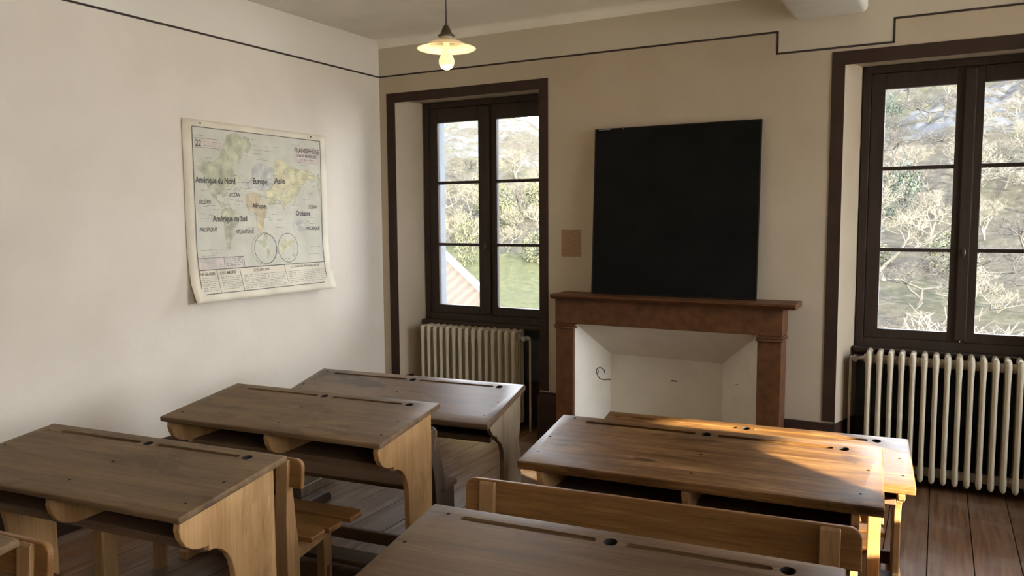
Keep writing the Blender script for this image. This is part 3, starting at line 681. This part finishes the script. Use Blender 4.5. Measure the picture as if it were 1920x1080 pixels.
def desk(label, BR, W, dep, zb, zf, rot, th=.024, mt=None, mpnl=None, style='plain', group=None, extras=True, ins=.022):
    """origin on the floor below the middle of the back edge; pupils sit at -y"""
    rz = math.radians(rot); e = Vector((math.cos(rz), math.sin(rz)))
    c = Vector(BR) - e*W/2
    t = thing('school_desk', label, 'desk', (c.x, c.y, 0), rz, group)
    mt = mt or M_top; mpnl = mpnl or M_panel
    top_board('desk_top', W, dep, zb, zf, th, mt, t)
    k = dep/.5; sl = (zb-zf)/dep
    def ztop(d): return zb - th/math.cos(math.atan(sl)) - sl*d - .0008
    zz = zb/.76 if style == 'plain' else zb/.70
    if style == 'plain':
        lobe = [(-.475*k, ztop(.475*k)), (-.480*k, .655*zz), (-.472*k, .625*zz), (-.455*k, .598*zz), (-.430*k, .580*zz), (-.400*k, .570*zz), (-.362*k, .566*zz), (-.362*k, .549*zz), (-.335*k, .546*zz), (-.305*k, .530*zz), (-.280*k, .505*zz), (-.262*k, .472*zz), (-.252*k, .430*zz), (-.247*k, .378*zz)]
        rear = -.048
    else:
        lobe = [(-.42*k, ztop(.42*k)), (-.430*k, .570), (-.415*k, .548), (-.385*k, .515), (-.355*k, .500), (-.335*k, .495), (-.330*k, .478), (-.305*k, .462), (-.275*k, .440), (-.255*k, .405), (-.245*k, .350)]
        rear = -.012
    pt = .026
    pr = [(rear, ztop(-rear))] + lobe + [(-.245*k, .10), (-.30*k, .062), (-.30*k, .0601), (rear-.02, .0601), (rear, .09)]
    if style == 'old': pr = [(rear, ztop(-rear))] + lobe + [(-.25*k, .10), (-.30*k, .062), (-.30*k, .0601), (rear, .0601), (rear-.004, .30), (rear-.03, .40), (rear-.01, .47)]
    for s in (-1, 1):
        xo = s*(W/2-ins); bm = bmesh.new(); prism(bm, pr, 'x', min(xo, xo-s*pt), max(xo, xo-s*pt), .003)
        link('side_panel', bm, mpnl, t)
        bm = bmesh.new(); xm = xo-s*pt/2; y0, y1 = -dep*.86, .03
        P_ = [(y1, 0), (y1, .045)] + [(y1-.006, .056), (y1-.02, .06)] + [(y0+.03, .06), (y0+.012, .052), (y0, .035), (y0, 0)]
        prism(bm, P_, 'x', xm-.026, xm+.026, .004)
        link('foot_runner', bm, mpnl, t)
    xi = W/2-ins-pt
    z_sh = (.566 if style == 'plain' else .495)*(zz if style == 'plain' else 1)
    bm = bmesh.new(); box(bm, -xi, xi, -.346*k, rear-.012, z_sh-.020, z_sh, .002); box(bm, -xi, xi, -.360*k, -.346*k, z_sh-.030, z_sh+.0005, .003)
    link('book_shelf', bm, M_in if style == 'plain' else M_darkb, t)
    bm = bmesh.new(); prism(bm, [(rear, ztop(-rear)), (rear-.018, ztop(-rear+.018)), (rear-.018, z_sh-.02), (rear, z_sh-.02)], 'x', -xi, xi, .002)
    link('back_board', bm, M_in if style == 'plain' else M_oldp, t)
    bm = bmesh.new()
    dv = [(rear-.018, ztop(-rear+.018)-.001), (rear-.018, z_sh+.001), (-.366*k, z_sh+.001), (-.40*k, z_sh-.004*1)] + [p for p in lobe[5:0:-1]] + [(lobe[0][0], lobe[0][1]-.001)]
    dv = [(rear-.0185, ztop(-rear+.0185)-.0005), (rear-.0185, z_sh+.0005)] + [(-.386*k, z_sh+.0005)] + [p for p in lobe[5:0:-1]] + [(lobe[0][0], lobe[0][1]-.0005)]
    prism(bm, dv, 'x', -.012, .012, .002); link('divider', bm, M_post if style == 'plain' else mpnl, t)
    if extras:
        bm = bmesh.new(); box(bm, -xi-pt/2, xi+pt/2, -.062, -.035, .0605, .118, .004); link('stretcher', bm, M_darkb, t)
        bm = bmesh.new(); box(bm, -xi-pt/2, xi+pt/2, -.30*k, -.185*k, .0605, .083, .004); link('footrest', bm, M_darkb, t)
    return t, c, rz

def bench(label, PR, W, zt, zs, rot, m=None, mp2=None, sd=.36, n=3, y0=None, legs='post', group=None, tall=0.0, plank_h=.11, lean=0.0, ins=.055, pw=.055):
    """PR: right end of the back plank (its far face). origin on the floor below the middle of the back plank; sits towards +y"""
    rz = math.radians(rot); e = Vector((math.cos(rz), math.sin(rz))); c = Vector(PR) - e*W/2
    t = thing('school_bench', label, 'bench', (c.x, c.y, 0), rz, group)
    m = m or M_bench; mp2 = mp2 or M_post; hw = W/2
    # plank with rounded upper corners, leaning with the posts
    r = .032; ol = [(-hw, -plank_h), (hw, -plank_h)] + [(p[0], p[1]) for p in arc((hw-r, -r), r, 0, 90, 6)] + [(p[0], p[1]) for p in arc((-hw+r, -r), r, 90, 180, 6)]
    bm = bmesh.new(); prism(bm, ol, 'y', -.020, 0, .004)
    k = .10 + lean
    o = link('backrest', bm, m, t); o.location = (0, 0, zt); o.rotation_euler = (math.atan(-k)*-1*-1, 0, 0)
    def yf(z): return -.0205 + (zt-z)*k*1.0        # far face of the post at height z
    for s in (-1, 1):
        xo = s*(hw-ins); x0, x1 = min(xo, xo-s*pw), max(xo, xo-s*pw)
        yb = -.052
        P_ = [(yf(zt+tall)-.001, zt-.004+tall), (yf(zt+tall)-.016, zt-.001+tall), (-.040+(-lean*.25), zt-.012+tall), (yb+lean*.06, zs+.08), (-.050+lean*.25, 0), (.012+lean*.42, 0), (yf(zs)-.002, zs-.10), (yf(zs+.06)-.002, zs+.05)]
        if lean == 0: P_ = [(yf(zt)-.001, zt-.004), (yf(zt)-.010, zt-.001), (-.036, zt-.010), (-.052, zs+.10), (-.055, 0), (.020, 0), (.020, zs-.05), (yf(zs+.04)-.001, zs+.04)]
        bm = bmesh.new(); prism(bm, P_, 'x', x0, x1, .003); link('back_post', bm, mp2, t)
        if legs == 'slab':
            xa = xo-s*(.005 if s > 0 else .125); bm = bmesh.new(); box(bm, min(xa, xa-s*.028), max(xa, xa-s*.028), .012, sd-.02, .0605, zs-.0225, .003); link('leg', bm, mp2, t)
            xm = xa-s*.014; bm = bmesh.new(); P_ = [(-.03, 0), (-.03, .045), (-.015, .06), (sd+.18, .06), (sd+.215, .050), (sd+.23, .03), (sd+.225, 0)]
            prism(bm, P_, 'x', xm-.03, xm+.03, .006); link('foot_runner', bm, mp2, t); continue
        # side rail under the seat
        yr = .0205 if lean == 0 else .0205+lean*.3
        P_ = [(yr, zs-.024), (yr, zs-.095), (sd*.45, zs-.082), (sd*.80, zs-.060), (sd-.005, zs-.045), (sd+.0, zs-.024)]
        xr = xo-s*.012; bm = bmesh.new(); prism(bm, P_, 'x', min(xr, xr-s*.024), max(xr, xr-s*.024), .003); link('side_rail', bm, mp2, t)
        bm = bmesh.new(); xl = xo-s*.037
        prism(bm, [(sd*.66, zs-.066), (sd*.66+.052, zs-.066), (sd*.66+.050, 0), (sd*.66+.002, 0)], 'x', min(xl, xl-s*.040), max(xl, xl-s*.040), .003); link('leg', bm, mp2, t)
    # slatted, slightly dished seat
    gap = .010; y0 = y0 if y0 is not None else .026 if lean == 0 else .03+lean*.3; wd = (sd+.025-y0-gap*(n-1))/n
    for i in range(n):
        a = y0+i*(wd+gap); b = a+wd; zo = (0, -.006, 0)[i]; hs = hw-.004 + (0, 0, .02)[i if n == 3 else 0]
        rr = .03; ol = arc((hs-rr, b-rr), rr, 0, 90, 5) + arc((-hs+rr, b-rr), rr, 90, 180, 5) + [(-hs, a), (hs, a)]
        bm = bmesh.new(); prism(bm, ol, 'z', zs-.022+zo, zs+zo, .005); link('seat_slat', bm, m, t)
    if legs == 'slab': return t
    bm = bmesh.new(); xs_ = hw-ins-.037; box(bm, -xs_-.002, xs_+.002, sd*.66+.014, sd*.66+.036, .12, .17, .003); link('stretcher', bm, M_darkb, t)
    return t

desk('two-seat oak desk nearest the left wall in front, its left end cut by the picture', (1.880, -2.998), 1.208, .500, .76, .709, 5.3)
desk('two-seat oak desk between the front left desk and the darker desk by the window', (1.922, -2.075), 1.192, .505, .76, .702, 5.1)
desk('old dark two-seat desk with scratched top, farthest on the left before the narrow window', (1.956, -1.295), 1.326, .497, .70, .600, 5.6, th=.032, mt=M_old, mpnl=M_oldp, style='old', extras=False)
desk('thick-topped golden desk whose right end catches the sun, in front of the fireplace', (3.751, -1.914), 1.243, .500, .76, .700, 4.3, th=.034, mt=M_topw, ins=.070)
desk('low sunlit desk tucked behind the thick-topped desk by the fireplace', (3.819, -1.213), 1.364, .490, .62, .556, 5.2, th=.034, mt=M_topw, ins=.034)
desk('two-seat desk nearest the camera with the bench plank right behind its pencil groove', (3.734, -3.015), 1.146, .510, .745, .690, 5.0, th=.028, mt=M_warm)
desk('desk of which only the worn grey corner shows at the lower left edge', (1.778, -3.875), 1.200, .500, .76, .705, 5.0)

bench('oak bench behind the front left desk, slatted seat showing at its right end', (1.838, -2.862), 1.15, .703, .385, 5.2, sd=.33)
bench('golden oak bench with a long back plank, between the nearest desk and the thick-topped desk', (3.748, -2.722), 1.205, .745, .40, 6.0, sd=.34, plank_h=.12)
bench('oak bench at the lower left edge, only its rounded back plank end and post showing', (1.785, -3.785), 1.15, .715, .385, 5.0, sd=.33)
bench('dark old bench with a leaning walnut post standing behind the second left desk', (1.86, -2.00), 1.10, .620, .31, 5.5, m=M_darkb, mp2=M_darkp, lean=.25, sd=.19, n=1, y0=.002, legs='slab', ins=.004, pw=.042)
bench('low orange oak bench with curved sunlit post beside the thick-topped desk', (3.757, -1.80), 1.17, .545, .31, 5.0, lean=.06, sd=.28, ins=.010, pw=.045)

# ------------------------------------------------------------------ outside
VP = Vector((3.9, -5.03))
def terr(r, a):
    """ground height seen from the room at distance r (m) and bearing a (deg, 0 = straight out)"""
    def lerp(t, ks):
        for (x0, y0), (x1, y1) in zip(ks, ks[1:]):
            if t <= x1: return y0 + (y1-y0)*max(0, min(1, (t-x0)/(x1-x0)))
        return ks[-1][1]
    te = lerp(a, [(-60, .15), (-33, .140), (-29.2, .132), (-27.5, .124), (-26.2, .108), (-22, .12), (-12, .17), (0, .23), (60, .23)])
    b = lerp(a, [(-20, 0), (-6, 1)])
    near = lerp(r, [(8, -4.6), (30, -3.2), (44, -1.6), (62, 2.2), (115, 1.6+te*115), (150, -10)])
    ste = lerp(r, [(8, -5.0), (18, -3.6), (40, 1.0), (115, 1.6+te*115), (150, -10)])
    z = near*(1-b) + ste*b
    amp = max(0, min(1, (r-34)/30)); p = Vector((r*math.sin(math.radians(a))*.16, r*math.cos(math.radians(a))*.16, 0))
    z += amp*(1.0*noise.noise(p) + .8*noise.noise(p*2.7) + .5*noise.noise(p*7))*(.45 if r > 100 else 1)
    return z
def tpos(r, a, dz=0): return Vector((VP.x + r*math.sin(math.radians(a)), VP.y + r*math.cos(math.radians(a)), terr(r, a)+dz))
bm = bmesh.new(); rs = [8+i*1.0 for i in range(30)] + [38+i*1.15 for i in range(68)] + [118, 124, 132, 145]
as_ = [-58 + i*.5 for i in range(150)]
V = [[bm.verts.new(tpos(r, a)) for a in as_] for r in rs]
for i in range(len(rs)-1):
    for j in range(len(as_)-1): bm.faces.new((V[i][j], V[i][j+1], V[i+1][j+1], V[i+1][j]))
m, t, b = mat('scrub_hillside')
g = N(t, 'ShaderNodeNewGeometry'); sp = N(t, 'ShaderNodeSeparateXYZ'); t.links.new(g.outputs['Position'], sp.inputs[0])
def nz_(scale, det=8, rough=.65):
    n = N(t, 'ShaderNodeTexNoise'); n.inputs['Scale'].default_value = scale; n.inputs['Detail'].default_value = det; n.inputs['Roughness'].default_value = rough; t.links.new(g.outputs['Position'], n.inputs['Vector']); return n.outputs[0]
fine = nz_(2.2, 10, .85); mid_ = nz_(.22, 6); big = nz_(.09, 5, .6)
scrub = ramp(t, fine, [(.36, (.016, .017, .013)), (.47, (.040, .036, .028)), (.56, (.056, .052, .043)), (.66, (.100, .098, .088))])
green = ramp(t, fine, [(.36, (.020, .026, .012)), (.50, (.044, .050, .024)), (.62, (.064, .068, .038)), (.7, (.085, .088, .062))])
grassy = mathn(t, 'LESS_THAN', mathn(t, 'ADD', sp.outputs[2], mathn(t, 'MULTIPLY', mid_, 3.0)), mathn(t, 'SUBTRACT', 1.2, mathn(t, 'MULTIPLY', mathn(t, 'GREATER_THAN', sp.outputs[0], -6), 2.6)))
c = mixc(t, grassy, scrub, green)
c = mixc(t, mathn(t, 'MULTIPLY', ramp(t, mid_, [(.50, (0, 0, 0)), (.60, (1, 1, 1))]), .40), c, green)
rockm = mathn(t, 'MULTIPLY', ramp(t, big, [(.46, (0, 0, 0)), (.54, (1, 1, 1))]), ramp(t, nz_(.9, 9, .75), [(.46, (0, 0, 0)), (.54, (1, 1, 1))]))
rockm = mathn(t, 'MULTIPLY', rockm, mathn(t, 'GREATER_THAN', sp.outputs[2], 6.5))
c = mixc(t, rockm, c, (.070, .076, .088))
t.links.new(c, b.inputs['Base Color']); b.inputs['Roughness'].default_value = .95; b.inputs['Specular IOR Level'].default_value = .1
bump(t, b, fine, .8, .8)
hl = link('hill', bm, m); hl['kind'] = 'structure'; hl['label'] = 'scrubby rocky hillside seen through both windows'

def tree_mesh(seed, h, depth=5, spread=.62, twig=.012):
    rnd = random.Random(seed); bm = bmesh.new()
    def br(p, d, l, r, k):
        n = 3; pts = [p.copy()]; dd = d.copy()
        for i in range(n):
            dd = (dd + Vector((rnd.uniform(-.3, .3), rnd.uniform(-.3, .3), rnd.uniform(-.14, .2)))).normalized(); pts.append(pts[-1]+dd*l/n)
        tube(bm, pts, [r, r*.9, r*.8, r*.68], 5 if k > 2 else 4, cap=False)
        if k == 0: return
        for i in range(3 if k > 1 else 4):
            q = pts[rnd.choice((2, 3, 3))]; ax = Vector((rnd.uniform(-1, 1), rnd.uniform(-1, 1), rnd.uniform(-.25, .8))).normalized()
            br(q, (dd*(1-spread)+ax*spread).normalized(), l*rnd.uniform(.58, .82), max(twig, r*.6), k-1)
    br(Vector((0, 0, -.3)), Vector((0, 0, 1)), h*.3, h*.022, depth)
    me = bpy.data.meshes.new('bare_tree'); bm.to_mesh(me); bm.free(); return me
m_bark = flat('pale_bark', (.075, .068, .052), .9, var=.2, scale=3); m_bark2 = flat('grey_brown_bark', (.028, .026, .022), .9, var=.2, scale=3)
protos = []
for s, mm in ((1, m_bark), (5, m_bark2), (8, m_bark)):
    me = tree_mesh(s, 5, 6, .66, .008); me.materials.append(mm); protos.append(me)
def place_tree(me, r, a, sc_, rz, label, group=None, dz=0):
    o = bpy.data.objects.new('bare_tree', me); COL.objects.link(o); o.location = tpos(r, a, dz); o.rotation_euler = (0, 0, rz); o.scale = (sc_,)*3
    return tag(o, label, 'tree', group)
near = tree_mesh(21, 7, 6, .70, .010); near.materials.append(m_bark)
place_tree(near, 17, 5.6, 1.0, .6, 'bare pale-branched tree close outside the right half of the wide window', dz=-1.2)
near2 = tree_mesh(33, 5, 6, .72, .009); near2.materials.append(m_bark)
place_tree(near2, 17, -24.6, .85, 2.1, 'small bare tree at the right edge of the narrow window view', dz=-.6)
rnd = random.Random(12); taken = []
def spot(bands, dmin):
    for _ in range(300):
        a0, a1, r0, r1 = rnd.choice(bands); a, r = rnd.uniform(a0, a1), rnd.uniform(r0, r1); p = tpos(r, a)
        if all((p-q).length > dmin for q in taken): taken.append(p); return r, a
    return None
for i in range(52):
    sp_ = spot([(-34.5, -25.8, 46, 72), (-4.8, 5.8, 24, 66), (-4.8, 5.8, 24, 44)], 2.6)
    if not sp_: continue
    place_tree(protos[i % 3], sp_[0], sp_[1], rnd.uniform(.5, .95), rnd.uniform(0, 6), 'bare winter tree growing on the scrubby hillside outside', 'bare trees on the hillside', -.2)
def leafy(seed):
    rnd = random.Random(seed); bm = bmesh.new()
    for k in range(1500):
        p = Vector((rnd.gauss(0, 1), rnd.gauss(0, 1), rnd.gauss(0, 1))).normalized()*rnd.uniform(.55, 1.0); p.z *= 1.25
        p += p*.22*noise.noise(p*2.3+Vector((seed, 0, 0)))
        s = rnd.uniform(.03, .07); q = Matrix.Rotation(rnd.uniform(0, 6), 3, Vector((rnd.random(), rnd.random(), rnd.random()+.1)).normalized())
        vs = [bm.verts.new(p+q @ Vector(v)*s) for v in ((-1, -.6, 0), (1, -.6, .2), (1, .6, 0), (-1, .6, .2))]; bm.faces.new(vs)
    me = bpy.data.meshes.new('shrub'); bm.to_mesh(me); bm.free(); return me
m_leaf = flat('ivy_leaves', (.014, .026, .015), .7, var=.3, scale=3); m_leaf2 = flat('spring_leaves', (.042, .046, .022), .8, var=.25, scale=2)
lv = [leafy(1), leafy(2)]; lv[0].materials.append(m_leaf); lv[1].materials.append(m_leaf2)
def shrub(me, r, a, sx, sz, label, group=None, dz=.6):
    o = bpy.data.objects.new('shrub', me); COL.objects.link(o); o.location = tpos(r, a, dz*sz); o.scale = (sx, sx, sz); o.rotation_euler = (0, 0, r); return tag(o, label, 'shrub', group)
shrub(lv[0], 42, -2.1, .95, 1.5, 'dark green ivy-clad tree on the slope outside the wide window')
shrub(lv[0], 60, -2.95, .6, 1.3, 'thin dark green tree higher up the slope outside the wide window')
for i in range(26):
    sp_ = spot([(-34.5, -25.8, 46, 64), (-34.5, -25.8, 50, 60), (-4.5, 1.0, 23, 34), (-4.5, 5.5, 25, 36)], 2.6)
    if not sp_: continue
    w1 = sp_[1] < -20
    shrub(lv[1], sp_[0], sp_[1], rnd.uniform(.6, 1.4), rnd.uniform(.9, 2.0) if w1 else rnd.uniform(.5, .8), 'pale green bush at the foot of the hillside outside', 'pale green bushes on the slope')

# neighbouring roof below the narrow window
ob = thing('outbuilding', 'small tiled outbuilding seen low through the narrow left window', 'building', (-7.6, 12, -4.6))
mtile, t, b = mat('clay_tiles')
tc = N(t, 'ShaderNodeTexCoord'); wv = N(t, 'ShaderNodeTexWave', bands_direction='X'); wv.inputs['Scale'].default_value = 1.6; wv.inputs['Distortion'].default_value = 1.5; t.links.new(tc.outputs['Object'], wv.inputs['Vector'])
wv2 = N(t, 'ShaderNodeTexNoise'); wv2.inputs['Scale'].default_value = 6; t.links.new(tc.outputs['Object'], wv2.inputs['Vector'])
t.links.new(mixc(t, wv2.outputs[0], ramp(t, wv.outputs[0], [(.2, (.007, .004, .003)), (.7, (.036, .020, .014))]), (.026, .018, .014)), b.inputs['Base Color']); b.inputs['Roughness'].default_value = .9
bump(t, b, wv.outputs[0], .8, .05)
O = Vector((-7.6, 12, -4.6))
ridge = Vector((-8.6, 12.6, 1.25)); eave = Vector((-6.15, 12.0, -.36)); n_ = Vector((0, -2.4, -.95))
bm = bmesh.new()
q = [ridge-O, eave-O, eave+n_-O, ridge+n_-O]
a = [bm.verts.new(p) for p in q]; bq = [bm.verts.new(p+Vector((0, 0, -.10))) for p in q]
bm.faces.new(a); bm.faces.new(bq[::-1])
for i in range(4): bm.faces.new((a[i], bq[i], bq[(i+1) % 4], a[(i+1) % 4]))
link('roof', bm, mtile, ob)
bm = bmesh.new(); d = (eave-ridge).normalized()
P_ = [ridge-O, eave-O+d*.05]
s_ = [P_[0]+Vector((0, .02, -.14)), P_[1]+Vector((0, .02, -.14)), P_[1]+Vector((0, .02, .16)), P_[0]+Vector((0, .02, .16))]
a = [bm.verts.new(p) for p in s_]; bq = [bm.verts.new(p+Vector((0, .16, 0))) for p in s_]
bm.faces.new(a[::-1]); bm.faces.new(bq)
for i in range(4): bm.faces.new((a[i], a[(i+1) % 4], bq[(i+1) % 4], bq[i]))
link('white_verge', bm, flat('white_render', (.10, .10, .105), .8), ob)
bm = bmesh.new(); box(bm, -3.2, 1.2, -2.0, .1, 0, 3.75); link('wall', bm, flat('stone_render', (.05, .046, .04), .9, var=.2), ob)

# unseen blocks, added to keep direct sun out of the side windows
bm = bmesh.new(); 
for ya, yb, zt_ in ((-10.65, -22, 6.5), (-6.9, -9.15, 6.4)): prism(bm, [(20, ya), (24, ya-1.99), (24, yb-1.99), (20, yb)], 'z', -5, zt_)
struct(link('wall_sun_blocker', bm, flat('sun_blocker_render', (.66, .60, .50), .9)))
bm = bmesh.new(); box(bm, -30, 60, -60, .5, -5.2, -5.0); struct(link('ground_outside', bm, flat('courtyard_gravel', (.50, .46, .40), .95, var=.1)))
